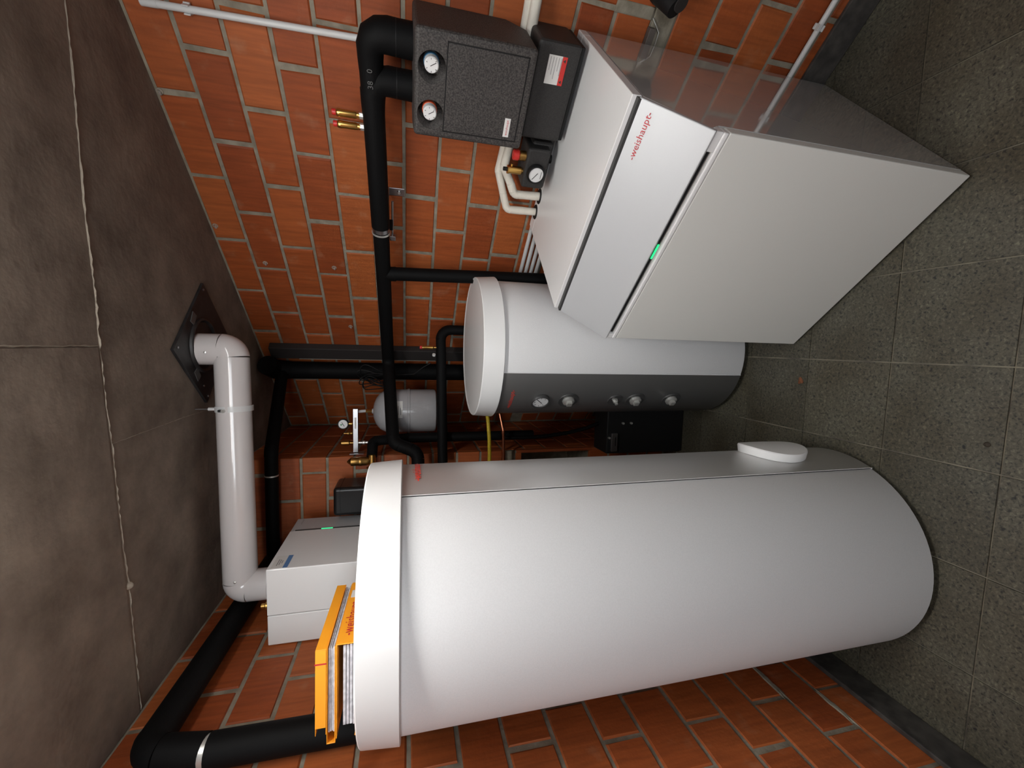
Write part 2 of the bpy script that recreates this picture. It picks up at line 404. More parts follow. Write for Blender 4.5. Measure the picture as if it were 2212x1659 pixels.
obj('mortar_blob', blob, 'ridge', ce)
# ceiling steps: the board-marked strip in front of the seam stands a touch lower
fixn(obj('cast_strip', MB().prism([(-.03, -1.5, ZC+.001), (-.03, 1.233, ZC+.001), (-WL, 1.306, ZC+.001), (-WL, -1.5, ZC+.001)], (0, 0, -.004)), 'concrete', ce))
# --- walls: mortar slabs, every brick a piece
MR = 0.004                                   # joints sit this far behind the brick faces
wr = MB().prism([W(S_REAR, WR+MR, 0), W(S_END+.2, WR+MR, 0), W(S_END+.2, WR+T, 0), W(S_REAR, WR+T, 0)], (0, 0, ZC))
wall_right = struct('wall_right', wr, 'mortar', 'orange hollow-brick wall with grey joints behind the pump station'); fixn(wall_right)
wall_left = struct('wall_left', MB().box((-WL-T, YB, 0), (-WL-MR, YP+.6, ZC)), 'mortar', 'orange brick wall on the left behind the large tank')
wb = MB()
OX0, OX1, OZ0, OZ1, OY = -.95, -.566, .454, .882, 2.45
Y0 = YP+MR; Y1 = 2.95; X0 = -WL-MR; X1 = XP-MR
wb.box((X0, Y0, 0), (X1, Y1, OZ0)).box((X0, Y0, OZ1), (X1, Y1, ZC)).box((X0, Y0, OZ0), (OX0, Y1, OZ1)).box((OX1, Y0, OZ0), (X1, Y1, OZ1)).box((OX0, OY, OZ0), (OX1, Y1, OZ1))
wall_back = struct('wall_back', wb, 'mortar', 'brick pier standing out behind the wall boiler and the vessel')
BL, BH, BD = 0.245, 0.1105, 0.022
def brick_mesh(i):
    rnd = random.Random(100+i); ch = .0035; j = lambda a: rnd.uniform(-a, a)
    def ring(x, z, y): return [Vector((-x/2+j(.0016), y, -z/2+j(.0016))), Vector((x/2+j(.0016), y, -z/2+j(.0016))), Vector((x/2+j(.0016), y, z/2+j(.0016))), Vector((-x/2+j(.0016), y, z/2+j(.0016)))]
    vs = ring(BL, BH, BD)+ring(BL, BH, ch)+ring(BL-2*ch, BH-2*ch, j(.0008))
    fs = [[0, 1, 5, 4], [1, 2, 6, 5], [2, 3, 7, 6], [3, 0, 4, 7], [4, 5, 9, 8], [5, 6, 10, 9], [6, 7, 11, 10], [7, 4, 8, 11], [8, 9, 10, 11]]
    me = bpy.data.meshes.new('brick'); me.from_pydata([tuple(v) for v in vs], [], fs); me.materials.append(M['brick']); me.update(); return me
BM = [brick_mesh(i) for i in range(8)]
def lay(wall, courses, u0, u1, pitch, place, rot, skip=None, joint=.0115, far=None):
    """courses: list of (z0, z1, head offset); place(u, z) -> point on the wall face; rot: z-rotation of a brick"""
    rest = MB()
    for z0, z1, off in courses:
        k = math.floor((u0-off)/pitch); joint_h = joint*1.25
        while off+k*pitch < u1:
            a, b = max(u0, off+k*pitch+joint_h/2+random.uniform(-.003, .003)), min(u1, off+(k+1)*pitch-joint_h/2+random.uniform(-.003, .003)); k += 1
            if b-a < .025 or (skip and skip((a+b)/2, (z0+z1)/2)): continue
            zc, h = (z0+z1)/2, z1-z0-joint*.9
            me = random.choice(BM)
            if far and far((a+b)/2):
                R = Matrix.Rotation(rot, 3, 'Z'); p = place((a+b)/2, zc)
                rest.add([p+R @ Vector((v.co.x*(b-a)/BL, v.co.y, v.co.z*h/BH)) for v in me.vertices], [list(f.vertices) for f in me.polygons]); continue
            o = bpy.data.objects.new('brick', me); o.location = place((a+b)/2, zc); o.rotation_euler = (random.uniform(-.004, .004), 0, rot+random.uniform(-.003, .003))
            o.scale = ((b-a)/BL, 1, h/BH); link(o, wall)
    if rest.v: r = obj('brick_field', rest, 'brick', wall); r['kind'] = 'stuff'
zr = [0.004, .13, .258, .39, .524, .648, .72, .843, .962, 1.09, 1.217, 1.343, 1.467, 1.588, 1.711, 1.832, 1.954, 2.075, 2.186]
heads = [.632, .507, .632, .507, .632, None, .60, .47, .62, .50, .632, .501, .622, .507, .6425, .512, .642, .5035, .629]
cr = []
for i in range(len(zr)-1):
    h = [.63, .505, .63, .505, .63, None, .60, .47, .60, .632, .501, .622, .507, .6425, .512, .642, .5035, .629][i]
    if h is not None: cr.append((zr[i], zr[i+1], h))
stub_skip = lambda u, z: abs(u-.17) < .06 and .72 < z < .80
lay(wall_right, cr, S_REAR, S_END-.01, .255, lambda u, z: W(u, WR, z), -(pi/2+TH), skip=lambda u, z: False, far=lambda u: u < -.95)
zl = [.004, .065, .19, .31, .43, .549, .675, .814, .934, 1.061, 1.193, 1.317, 1.445, 1.575, 1.706, 1.819, 1.944, 2.07, 2.186]
hl = [.82, .95, .82, .95, .822, .936, .81, .937, .81, .969, .83, .96, .835, .96, 1.349, 1.201, 1.334, 1.243]
lay(wall_left, [(zl[i], zl[i+1], hl[i]) for i in range(len(zl)-1)], YB, YP-.004, .26, lambda u, z: Vector((-WL, u, z)), pi/2, far=lambda u: u < -.15)
zpier = [.004, .09, .21, .332, .454, .575, .697, .82, .94, 1.06, 1.183, 1.305, 1.42, 1.545, 1.66, 1.70+.12-.0, 1.937, 2.06, 2.186]
zpier = [.004, .11, .232, .353, .475, .596, .718, .84, .961, 1.083, 1.205, 1.326, 1.448, 1.57, 1.70, 1.823, 1.937, 2.06, 2.186]
hp = [(-.627 if i % 2 == 1 else -.755) for i in range(18)]
op = lambda u, z: OX0-.02 < u and OZ0-.03 < z < OZ1+.03
lay(wall_back, [(zpier[i], zpier[i+1], hp[i]) for i in range(18)], -WL+.003, XP, .255, lambda u, z: Vector((u, YP, z)), 0, skip=op)
lay(wall_back, [(zpier[i], zpier[i+1], 2.30 if i % 2 else 2.18) for i in range(18)], YP+.002+BD, 2.90, .255, lambda u, z: Vector((XP, u, z)), -pi/2+pi)
# jamb of the broken-out opening
obj('broken_shell', MB().box((OX1, YP-.001, OZ0), (XP-.0005, YP+.03, OZ1+.008), .002), 'brick', wall_back)
obj('opening_lintel', MB().box((OX0, YP+.001, OZ1-.02), (OX1, YP+.06, OZ1+.012), .002), 'brick', wall_back)
# mortar smears on the lowest courses of the left wall
def smear(y0, y1, z0, z1, seed):
    rnd = random.Random(seed); n = 18; pts = []
    for k in range(n):
        a = 2*pi*k/n; q = rnd.uniform(.55, 1.0); pts.append(Vector((-WL-.0005, (y0+y1)/2+(y1-y0)/2*q*math.cos(a), (z0+z1)/2+(z1-z0)/2*q*math.sin(a))))
    c = Vector((-WL+.0035, (y0+y1)/2, (z0+z1)/2)); mid = [p.lerp(c, .35)+Vector((.002, 0, 0)) for p in pts]
    obj('mortar_smear', MB().add(pts+mid+[c], [[k, (k+1) % n, n+(k+1) % n, n+k] for k in range(n)]+[[n+k, n+(k+1) % n, 2*n] for k in range(n)]), 'mortar', wall_left)
smear(.90, 1.12, .297, .325, 1); smear(.80, .97, .180, .205, 3)
# rear walls behind the camera with a high window added for fill light
wx0, wx1, wz0, wz1 = -1.0, .24, 1.30, 2.10
rw_ = MB().box((-WL-T, YB-T, 0), (pD.x+.1, YB, wz0)).box((-WL-T, YB-T, wz1), (pD.x+.1, YB, ZC)).box((-WL-T, YB-T, wz0), (wx0, YB, wz1)).box((wx1, YB-T, wz0), (pD.x+.1, YB, wz1))
struct('wall_rear', rw_, 'plaster', 'plastered wall behind the photographer with a wide window added for fill light')
wf = MB().prism([pD, pC+NR*T, pC+NR*T-DR*T, pD-DR*T], (0, 0, ZC)); fixn(struct('wall_front', wf, 'plaster', 'plastered wall behind the photographer on the right'))
wf = MB(); b_ = .045; wya, wyb = YB-.10, YB-.05
wf.box((wx0, wya, wz0), (wx1, wyb, wz0+b_)).box((wx0, wya, wz1-b_), (wx1, wyb, wz1)).box((wx0, wya, wz0+b_), (wx0+b_, wyb, wz1-b_)).box((wx1-b_, wya, wz0+b_), (wx1, wyb, wz1-b_))
win = struct('added_window_1', wf, 'pvc', 'made-up wide white-framed window added behind the photographer for fill light')  # unseen window, made up to house the fill light
obj('pane', MB().box((wx0+b_, wya+.02, wz0+b_), (wx1-b_, wya+.026, wz1-b_)), 'glass', win)
# skirtings
sk = MB().rbox(S_REAR, 2.45, WR-.014, WR-.001, 0.001, .10, .003); struct('baseboard_right', sk, 'skirt', 'dark stone skirting along the right wall')
sk = MB().box((-WL+.001, YB, .001), (-WL+.016, YP-.02, .10), .003); struct('baseboard_left', sk, 'skirt', 'dark stone skirting along the left wall')
# --- lamp on the ceiling above the camera
lx0, lx1, ly = -.55, .49, .58
lamp = thing('ceiling_lamp', 'white ceiling batten lamp with glowing prismatic cover above the photographer', 'lamp', ((lx0+lx1)/2, ly, ZC))
obj('housing', MB().box((lx0-.01, ly-.08, ZC-.055), (lx1+.01, ly+.08, ZC-.002), .006), 'pvc', lamp)
obj('diffuser', MB().box((lx0, ly-.07, ZC-.082), (lx1, ly+.07, ZC-.0555), .003), 'tube', lamp)

# ================================================================== HEAT PUMP CABINET (against the right wall)
CS0, CS1, CN0, CN1, CZ = .2735, .925, .906, 1.556, .955
hp_ = thing('heat_pump', 'white floor-standing heat pump cabinet with red lettering and green light line', 'heat pump', W((CS0+CS1)/2, (CN0+CN1)/2, 0))
obj('plinth', MB().rbox(CS0+.03, CS1-.03, CN0+.04, CN1-.02, .001, .022), 'dark', hp_)
core = [(CN0+.036, .02), (CN0+.036, .79), (1.05, .925), (CN1, .925), (CN1, .02)]
fixn(obj('carcass', MB().prism([W(CS0+.006, n, z) for n, z in core], DR*(CS1-CS0-.012)), 'groove', hp_))
side = [(CN0+.0335, .012), (CN0+.0335, .778), (CN0+.012, .806), (1.043, .927), (CN1, .927), (CN1, .012)]
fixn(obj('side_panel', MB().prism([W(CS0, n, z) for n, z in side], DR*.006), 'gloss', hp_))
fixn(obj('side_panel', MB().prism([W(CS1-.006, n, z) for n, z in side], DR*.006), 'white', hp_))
obj('door', MB().rbox(CS0, CS1, CN0, CN0+.031, .012, .765, .003), 'door', hp_)
obj('door_lip', MB().rbox(CS0+.001, CS1-.001, CN0-.001, CN0+.028, .766, .779, .003), 'white', hp_)
# groove with handle ledge and light line
obj('groove', MB().rbox(CS0+.002, CS1-.002, CN0+.012, CN0+.04, .779, .803), 'dark', hp_)
obj('handle_ledge', MB().rbox(CS0+.045, CS1-.02, CN0+.008, CN0+.013, .7795, .7825, .001), 'steel', hp_)
obj('groove_end_cap', MB().rbox(CS0+.001, CS0+.045, CN0+.001, CN0+.03, .779, .797, .002), 'white', hp_)
obj('groove_end_cap', MB().rbox(CS1-.02, CS1-.001, CN0+.001, CN0+.03, .779, .797, .002), 'white', hp_)
o = obj('light_line', MB().rbox(.565, .612, CN0+.0085, CN0+.012, .783, .7875, .001), 'led', hp_); o['label'] = 'small glowing green status light'
# sloping control fascia
fa, fb = (CN0-.004, .803), (1.034, .940)
ev = (NR*(fb[0]-fa[0])+Vector((0, 0, fb[1]-fa[1]))); en = (NR*(fb[1]-fa[1])*-1+Vector((0, 0, fb[0]-fa[0]))).normalized()
fas = obj('control_fascia', MB().frame_box(W(CS1, *fa)-en*.014, -DR*(CS1-CS0), ev, en*.014, .002), 'silver', hp_)
o = text(fas, '-weishaupt-', .02, W(.345, *fa)+ev*.775+en*.0012, -DR, ev, 'redprint', width=.105)
o['label'] = 'red printed lettering'
obj('top_groove', MB().rbox(CS0+.002, CS1-.002, 1.030, 1.05, .925, .943), 'groove', hp_)
obj('top_panel', MB().rbox(CS0, CS1, 1.045, CN1-.055, .930, CZ, .002), 'white', hp_)
obj('rear_top_strip', MB().rbox(CS0, CS1, CN1-.054, CN1, .930, CZ, .002), 'white', hp_)
for s0 in (.781, .846):
    obj('grommet', MB().lathe(W(s0, 1.520, CZ-.001), (0, 0, 1), [(0, .0), (.0015, .028), (.004, .027), (.005, .018), (0, .014)], 24), 'dark', hp_)

# ================================================================== TANKS
def tank(name, label, cat, cx, cy, r, z0, zb, zt, rl, a_p0, a_p1, lid_over, pm='panel'):
    t = thing(name, label, cat, (cx, cy, 0))
    for k in range(3):
        a = -pi/2+.4+k*2*pi/3; q = Vector((cx+.6*r*math.cos(a), cy+.6*r*math.sin(a), 0))
        obj('foot', MB().cyl((q.x, q.y, .0005), (q.x, q.y, z0+.01), .022, seg=14), 'dark', t)
    obj('base_plate', MB().lathe((cx, cy, z0), (0, 0, 1), [(0, 0), (0, r-.02), (.02, r-.015), (.02, 0)], 64), 'dark', t)
    # jacket: open where the front panel sits
    a0, a1 = a_p1, a_p0+2*pi
    obj('jacket', MB().lathe((cx, cy, z0), (0, 0, 1), [(.012, r-.03), (0, r-.012), (0.001, r-.003), (.006, r), (zb-z0+.02, r)], 72, True, a0, a1, (1, 0, 0)), 'jacket', t)
    obj('front_panel', MB().lathe((cx, cy, z0), (0, 0, 1), [(.004, r-.03), (.004, r+.001), (.006, r+.0025), (zb-z0-.0, r+.0025)], 24, True, a_p0+.004, a_p1-.004, (1, 0, 0)), pm, t)
    for a in (a_p0, a_p1):
        obj('seam_strip', MB().lathe((cx, cy, z0), (0, 0, 1), [(.006, r-.004), (.006, r+.0042), (zb-z0, r+.0042), (zb-z0, r-.004)], 2, False, a-.0052, a+.0052, (1, 0, 0)), 'jacket', t)
    ld = obj('lid', MB().lathe((cx, cy, zb), (0, 0, 1), [(.03, r-.03), (.0, r+.001), (0, rl-.003), (.002, rl), (zt-zb-.003, rl-lid_over), (zt-zb, rl-lid_over-.003), (zt-zb, rl-lid_over-.007), (zt-zb-.0025, rl-lid_over-.010), (zt-zb-.002, rl*.5), (zt-zb-.002, 0)], 96), 'lid', t)
    return t
deg = math.radians
# --- large tank on the left
BX, BY, BR = -.645, 1.095, .314
big = tank('storage_tank', 'tall white cylindrical storage tank with binders lying on its lid', 'tank', BX, BY, BR, .02, 1.463, 1.548, .331, deg(-23.6), deg(34), .006)
o = text_round(big, '-weishaupt-', .02, BX, BY, BR+.0052, deg(-2), 1.418, 'redtext', width=.135, bold=.0003); o['label'] = 'red printed lettering'
# white sensor cover low on the grey panel
def cap_outline(n=48):
    pts = [(.095*math.cos(2*pi*k/n), .281+.104*math.sin(2*pi*k/n)) for k in range(n)]
    return pts
def onbig(u, z, d):
    a = deg(1)+u/(BR+.025); return Vector((BX+(BR+.004+d)*math.cos(a), BY+(BR+.004+d)*math.sin(a), z))
oc = cap_outline(); n = len(oc); mb = MB()
back = [onbig(u, z, -.001) for u, z in oc]; fr = [onbig(u, z, .022) for u, z in oc]; fr2 = [onbig(u*.97, .281+(z-.281)*.97, .0255) for u, z in oc]
rings = [fr2]+[[onbig(u*q_, .281+(z-.281)*q_, .0262) for u, z in oc] for q_ in (.75, .5, .25)]
vs_ = back+fr+[p for r_ in rings for p in r_]+[onbig(0, .281, .0262)]; fs_ = []
for k in range(n):
    for j_ in range(5): fs_.append([j_*n+k, j_*n+(k+1) % n, (j_+1)*n+(k+1) % n, (j_+1)*n+k])
    fs_.append([5*n+k, 5*n+(k+1) % n, 6*n])
mb.add(vs_, fs_, True)
o = fixn(obj('sensor_cover', mb, 'lid', big)); o['label'] = 'round white plastic cover low on the grey panel'
# --- small tank behind
SX, SY, SR = -.009, 1.791, .284
small = tank('hot_water_tank', 'shorter white round tank with dark grey front panel behind the heat pump', 'tank', SX, SY, SR, .03, 1.102, 1.182, .300, deg(-168), deg(-108.6), .006, 'panel_dark')
AZ = deg(-136.5)
def onsm(az, z, d): return Vector((SX+(SR+.004+d)*math.cos(az), SY+(SR+.004+d)*math.sin(az), z))
ax = Vector((math.cos(AZ), math.sin(AZ), 0)); tx = Vector((-math.sin(AZ), math.cos(AZ), 0))
o = text_round(small, '-weishaupt-', .02, SX, SY, SR+.0052, deg(-136), 1.046, 'redtext', width=.12); o['label'] = 'red printed lettering'
gz = .930
ga = obj('thermometer', MB().lathe(onsm(AZ, gz, -.004), ax, [(0, .040), (.012, .040), (.016, .037), (.016, .033), (.011, .032)], 32), 'groove', small)
obj('dial', MB().lathe(onsm(AZ, gz, .0075), ax, [(0, .0325), (0.0003, .0)], 32), 'dial', ga)
nd = (tx*.7+Vector((0, 0, .7))).normalized(); sd = nd.cross(ax)
obj('needle', MB().frame_box(onsm(AZ, gz, .0085)-nd*.010-sd*.0012, nd*.034, sd*.0024, ax*.001), 'ink', ga)
for k in range(7):
    a = deg(-130+k*260/6); d_ = tx*math.sin(a)+Vector((0, 0, math.cos(a)))
    obj('tick', MB().frame_box(onsm(AZ, gz, .008)+d_*.021, d_*.006, d_.cross(ax)*.0016, ax*.0008), 'ink', ga)
for z, rr, nm in ((.808, .044, .017), (.596, .034, .008), (.501, .044, .017), (.326, .044, .017)):
    pl_ = obj('sleeve_plug', MB().lathe(onsm(AZ, z, -.001), ax, [(0, nm*1.5), (.010, nm*1.45), (.012, nm*1.2), (.014, nm*.9), (.014, 0)], 6 if nm < .01 else 24, nm > .01), 'steel', small)
    obj('rosette', MB().lathe(onsm(AZ, z, -.004), ax, [(.002, rr), (.0065, rr-.002), (.0065, rr-.008), (.004, nm*1.5)], 32), 'groove', pl_)
    q = Vector((0, 0, 1))*nm*.62; e = tx*nm*.62
    obj('square_head', MB().frame_box(onsm(AZ, z, .012)-q-e, tx*nm*1.24, (0, 0, nm*1.24), ax*.012, .001), 'steel', pl_)

# ================================================================== PUMP STATION AND ITS NEIGHBOURS
ps = thing('pump_station', 'speckled black foam pump station with two white dial knobs on brick wall', 'pump station', W(.42, 1.45, 1.115))
prof = [(1.33, 1.117), (1.33, 1.436), (1.40, 1.440), (1.585, 1.442), (1.585, 1.17), (1.51, 1.117)]
hb = bmesh.new()
A0 = [hb.verts.new(W(.292, n, z)) for n, z in prof]; A1 = [hb.verts.new(W(.545, n, z)) for n, z in prof]
hb.faces.new(A0); hb.faces.new(A1[::-1])
for k in range(len(prof)): hb.faces.new([A0[k], A1[k], A1[(k+1) % len(prof)], A0[(k+1) % len(prof)]])
bmesh.ops.recalc_face_normals(hb, faces=hb.faces)
bmesh.ops.bevel(hb, geom=hb.edges[:], offset=.010, segments=3, profile=.5, affect='EDGES')
# two round sockets for the knobs
mb = MB(); hb.verts.ensure_lookup_table(); hb.verts.index_update()
mb.add([v.co.copy() for v in hb.verts], [[v.index for v in f.verts] for f in hb.faces]); hb.free()
hs = obj('housing', mb, 'epp', ps)
cut = MB()
KN = ((.366, 1.393), (.478, 1.393))
for s0, z in KN: cut.cyl(W(s0+.008, 1.27, z-.002), W(s0+.008, 1.378, z-.002), .044, .032, 32)
co = obj('cutter', cut, 'epp'); bo = hs.modifiers.new('b', 'BOOLEAN'); bo.object = co; bo.operation = 'DIFFERENCE'; bo.solver = 'EXACT'
dg = bpy.context.evaluated_depsgraph_get(); nm_ = bpy.data.meshes.new_from_object(hs.evaluated_get(dg)); hs.modifiers.clear(); hs.data = nm_
bpy.data.objects.remove(co)
dr_ = obj('front_cover', MB().rbox(.315, .522, 1.3285, 1.345, 1.140, 1.352, .0015), 'epp', ps)
fr_ = MB()
for a, b, c, d in ((.312, .525, 1.137, 1.140), (.312, .525, 1.352, 1.355), (.312, .315, 1.137, 1.355), (.522, .525, 1.137, 1.355)): fr_.rbox(a, b, 1.3292, 1.34, c, d)
obj('cover_joint', fr_, 'dark', ps)
lb = obj('name_plate', MB().rbox(.463, .513, 1.3272, 1.3285, 1.161, 1.178), 'paper', dr_)
text(lb, 'weishaupt', .01, W(.488, 1.3268, 1.1665), -DR, (0, 0, 1), 'redprint', width=.042)
for (s0, z), rg, nm in zip(KN, ('bluering', 'lightred'), ('blue', 'red')):
    kb = obj('knob', MB().lathe(W(s0, 1.372, z), -NR, [(0, .0195), (.042, .019), (.052, .0185)], 32), 'dial', ps); kb['label'] = 'white thermometer knob with %s ring' % nm
    obj('ring', MB().lathe(W(s0, 1.372, z), -NR, [(.016, .0197), (.017, .0207), (.032, .0204), (.033, .019)], 32), rg, kb)
    obj('dial', MB().lathe(W(s0, 1.372, z), -NR, [(.052, .0185), (.055, .016), (.055, 0)], 32), 'dial', kb)
    nd = (-DR*.5+Vector((0, 0, -.85))).normalized()
    obj('pointer', MB().frame_box(W(s0, 1.3166, z)-nd*.004-nd.cross(NR)*.0008, nd*.017, nd.cross(NR)*.0016, -NR*.0006), 'ink', kb)
    for k in range(6):
        a = deg(-140+k*56); d_ = -DR*math.sin(a)+Vector((0, 0, math.cos(a)))
        obj('tick', MB().frame_box(W(s0, 1.3166, z)+d_*.0125, d_*.0032, d_.cross(NR)*.0012, -NR*.0005), 'ink', kb)
md = thing('manifold_box', 'smooth black foam box with white and red label under pump station', 'manifold', W(.40, 1.47, .98))
obj('body', MB().rbox(.279, .532, 1.393, 1.582, .980, 1.106, .010, 3), 'epp2', md)
obj('lower_edge', MB().rbox(.283, .529, 1.402, 1.582, .968, .982, .004), 'dark', md)
lb = obj('warning_label', MB().rbox(.310, .379, 1.3918, 1.3932, 1.017, 1.071), 'paper', md); lb['label'] = 'white label with red lower band'
obj('red_band', MB().rbox(.310, .379, 1.3908, 1.3918, 1.017, 1.031), 'red', lb)
for k in range(5): obj('print_line', MB().rbox(.314, .346+.02*(k % 3)/2, 1.3911, 1.3918, 1.064-.008*k, 1.0652-.008*k), 'greyink', lb)
for s0 in (.320, .370): fixn(obj('warning_sign', MB().prism([W(s0, 1.3907, 1.0285), W(s0+.0045, 1.3907, 1.021), W(s0-.0045, 1.3907, 1.021)], NR*.0002), 'ink', lb))
# safety group
sg = thing('safety_group', 'small black safety group with round pressure gauge on heat pump top', 'safety group', W(.63, 1.45, CZ))
obj('shell', MB().rbox(.565, .697, 1.405, 1.52, .990, 1.068, .008, 3), 'epp2', sg)
obj('rear_shell', MB().rbox(.555, .715, 1.44, 1.56, .975, 1.05, .012, 3), 'epp2', sg)
obj('connection', MB().cyl(W(.63, 1.50, CZ), W(.63, 1.50, .995), .014), 'dark', sg)
gg = obj('pressure_gauge', MB().lathe(W(.642, 1.408, 1.028), -NR, [(0, .031), (.016, .031), (.020, .029), (.021, .0255), (.017, .025)], 32), 'dark', sg)
obj('dial', MB().lathe(W(.642, 1.391, 1.028), -NR, [(0, .0255), (.0004, 0)], 32), 'dial', gg)
nd = (DR*.75+Vector((0, 0, .55))).normalized()
obj('needle', MB().frame_box(W(.642, 1.3902, 1.028)-nd*.008-nd.cross(NR)*.001, nd*.028, nd.cross(NR)*.002, -NR*.0006), 'ink', gg)
obj('scale_mark', MB().rbox(.630, .654, 1.3900, 1.3905, 1.011, 1.0125), 'ink', gg)
rv = obj('relief_valve', MB().cyl(W(.602, 1.43, 1.066), W(.602, 1.43, 1.090), .0155, chamfer=.002), 'agedbrass', sg)
obj('red_cap', MB().cyl(W(.602, 1.43, 1.090), W(.602, 1.43, 1.112), .017, seg=10, chamfer=.003), 'red', rv)
av = obj('air_vent', MB().lathe(W(.652, 1.43, 1.066), (0, 0, 1), [(0, .008), (.006, .008), (.008, .0125), (.046, .0125), (.050, .014), (.056, .014), (.058, 0)], 20), 'brass', sg)
obj('black_cap', MB().cyl(W(.652, 1.43, 1.122), W(.652, 1.43, 1.136), .0065, chamfer=.001), 'dark', av)
obj('side_screw', MB().cyl(W(.652, 1.43, 1.108), W(.632, 1.43, 1.108), .004), 'brass', av)

# ================================================================== BLACK INSULATED PIPES, RIGHT WALL
mp = thing('insulated_pipe', 'long black foam-insulated pipe running along the right brick wall', 'pipe', W(.95, 1.45, 1.55))
obj('pipe_run', MB().cyl(W(.352, 1.43, 1.438), W(.351, 1.43, 1.484), .0425, .0415), 'foam', mp)
for k_, (s0_, r0_) in enumerate(((.351, .0415), (.462, .038))):
    arc = [W(s0_, 1.43+.02*k_, 1.484), W(s0_-.001, 1.43+.02*k_, 1.505), W(s0_+.002, 1.432+.018*k_, 1.526), W(s0_+.013, 1.435+.015*k_, 1.543), W(s0_+.033, 1.44+.01*k_, 1.552), W(s0_+.06, 1.445+.005*k_, 1.553), W(s0_+.09, 1.447, 1.553)]
    obj('elbow', MB().sweep(arc, [r0_, r0_, r0_*.99, r0_*.96, .0365, .0345, .0330], 24), 'foam', mp)
pipe_parts(mp, [W(.43, 1.446, 1.553), W(.93, 1.45, 1.550)], .0325, .04, 'foam')
obj('pipe_run', MB().cyl(W(.463, 1.45, 1.438), W(.462, 1.45, 1.484), .039, .038), 'foam', mp)
pipe_parts(mp, [W(.942, 1.45, 1.550), W(1.70, 1.45, 1.549), Vector((-.46, 1.955, 1.515)), Vector((-.50, 1.93, 1.405)), Vector((-.66, 1.89, 1.40))], .0295, .05, 'foam', over=1.0)
pipe_parts(mp, [W(1.145, 1.45, 1.548), W(1.12, 1.45, .80)], .0275, .04, 'foam')
obj('tee_sleeve', MB().cyl(W(1.145, 1.45, 1.525), W(1.144, 1.45, 1.500), .0295), 'foam', mp)
obj('tape_joint', MB().cyl(W(.926, 1.45, 1.550), W(.946, 1.45, 1.550), .0315), 'zinc', mp)
obj('foam_seam', MB().cyl(W(.351, 1.43, 1.4825), W(.351, 1.43, 1.4845), .0422), 'dark', mp)
obj('foam_seam', MB().cyl(W(.462, 1.45, 1.4825), W(.462, 1.45, 1.4845), .0388), 'dark', mp)
text(mp, '38   0   BR', .016, W(.43, 1.4105, 1.548), -DR, (0, 0, 1), 'tape', 'foam_print', width=.09)
for s0 in (.562, .594):
    v = obj('air_vent', MB().lathe(W(s0, 1.45, 1.594), (0, 0, 1), [(0, .009), (.008, .009), (.008, .0085), (.012, .0105), (.050, .0105), (.054, .0115), (.062, .0115), (.066, .009), (.067, 0)], 20), 'brass', mp)
    obj('red_button', MB().cyl(W(s0, 1.45, 1.660), W(s0, 1.45, 1.672), .0085, chamfer=.001), 'red', v)
    obj('hex_nut', MB().cyl(W(s0, 1.45, 1.578), W(s0, 1.45, 1.596), .0095, seg=6), 'steel', v)
# wall bracket carrying it
br = thing('pipe_bracket', 'galvanised angle bracket holding black pipe to right brick wall', 'bracket', W(.86, WR, 1.5))
obj('wall_plate', MB().rbox(.845, .876, 1.580, 1.5845, 1.465, 1.525, .003), 'zinc', br)
obj('slot', MB().rbox(.855, .866, 1.5788, 1.5802, 1.478, 1.492, .002), 'dark', br)
obj('bolt_head', MB().cyl(W(.8605, 1.582, 1.485), W(.8605, 1.574, 1.485), .006, seg=6), 'steel', br)
obj('arm', MB().rbox(.845, .876, 1.50, 1.582, 1.521, 1.5245, .001), 'zinc', br)
obj('threaded_rod', MB().cyl(W(.862, 1.515, 1.508), W(1.01, 1.50, 1.512), .0045), 'zinc', br)
obj('rod_nut', MB().rbox(.995, 1.015, 1.49, 1.51, 1.499, 1.522, .002), 'zinc', br)
obj('pipe_clamp', MB().lathe(W(.950, 1.45, 1.550), DR, [(0, .0305), (0, .0335), (.006, .0335), (.006, .0305)], 24), 'steel', br)
obj('strap', MB().rbox(.930, .955, 1.468, 1.505, 1.508, 1.530, .002), 'foam', br)
# second pipe behind the small tank
p2 = thing('insulated_pipe', 'black insulated pipe rising behind the short tank and turning left', 'pipe', (-.25, 2.06, 1.28))
pipe_parts(p2, [(.073, 2.125, 1.05), (.072, 2.12, 1.292), (-.58, 2.02, 1.283)], .0245, .05, 'foam')
v = obj('air_vent', MB().lathe((-.018, 2.105, 1.312), (0, 0, 1), [(0, .006), (.014, .006), (.018, .0095), (.056, .0095), (.060, .0105), (.070, .0105), (.071, 0)], 18), 'brass', p2)
obj('red_button', MB().cyl((-.018, 2.105, 1.383), (-.018, 2.105, 1.394), .008), 'red', v)
obj('cable_tag', MB().cyl((-.058, 2.09, 1.326), (-.050, 2.085, 1.326), .008), 'dial', p2)

# ================================================================== WHITE CONDUITS AND REFRIGERANT LINES
def clip_on(root, p, axis, out, r):
    axis, out = Vector(axis).normalized(), Vector(out).normalized(); up = axis.cross(out)
    obj('clip', MB().frame_box(p-axis*.008-up*(r+.004)-out*.012, axis*.016, up*(2*r+.008), out*.008, .001), 'pvc', root)
    for k in (-1, 1): obj('clip_arm', MB().frame_box(p-axis*.008+up*k*(r+.0005)-up*(.0015)-out*.006, axis*.016, up*.003, out*(r+.010), .001), 'pvc', root)
c1 = thing('conduit', 'white plastic conduit running down upper right brick wall', 'conduit', W(.40, 1.566, 1.3))
pipe_parts(c1, [W(.4145, 1.568, 2.128), W(.4005, 1.568, 1.45)], .0088, .03, 'pvc', 'tube')
obj('sleeve', MB().cyl(W(.4145, 1.568, 2.128), W(.4135, 1.568, 2.09), .0098), 'pvc', c1)
clip_on(c1, W(.412, 1.568, 2.022), (0, 0, 1), -NR, .0088)
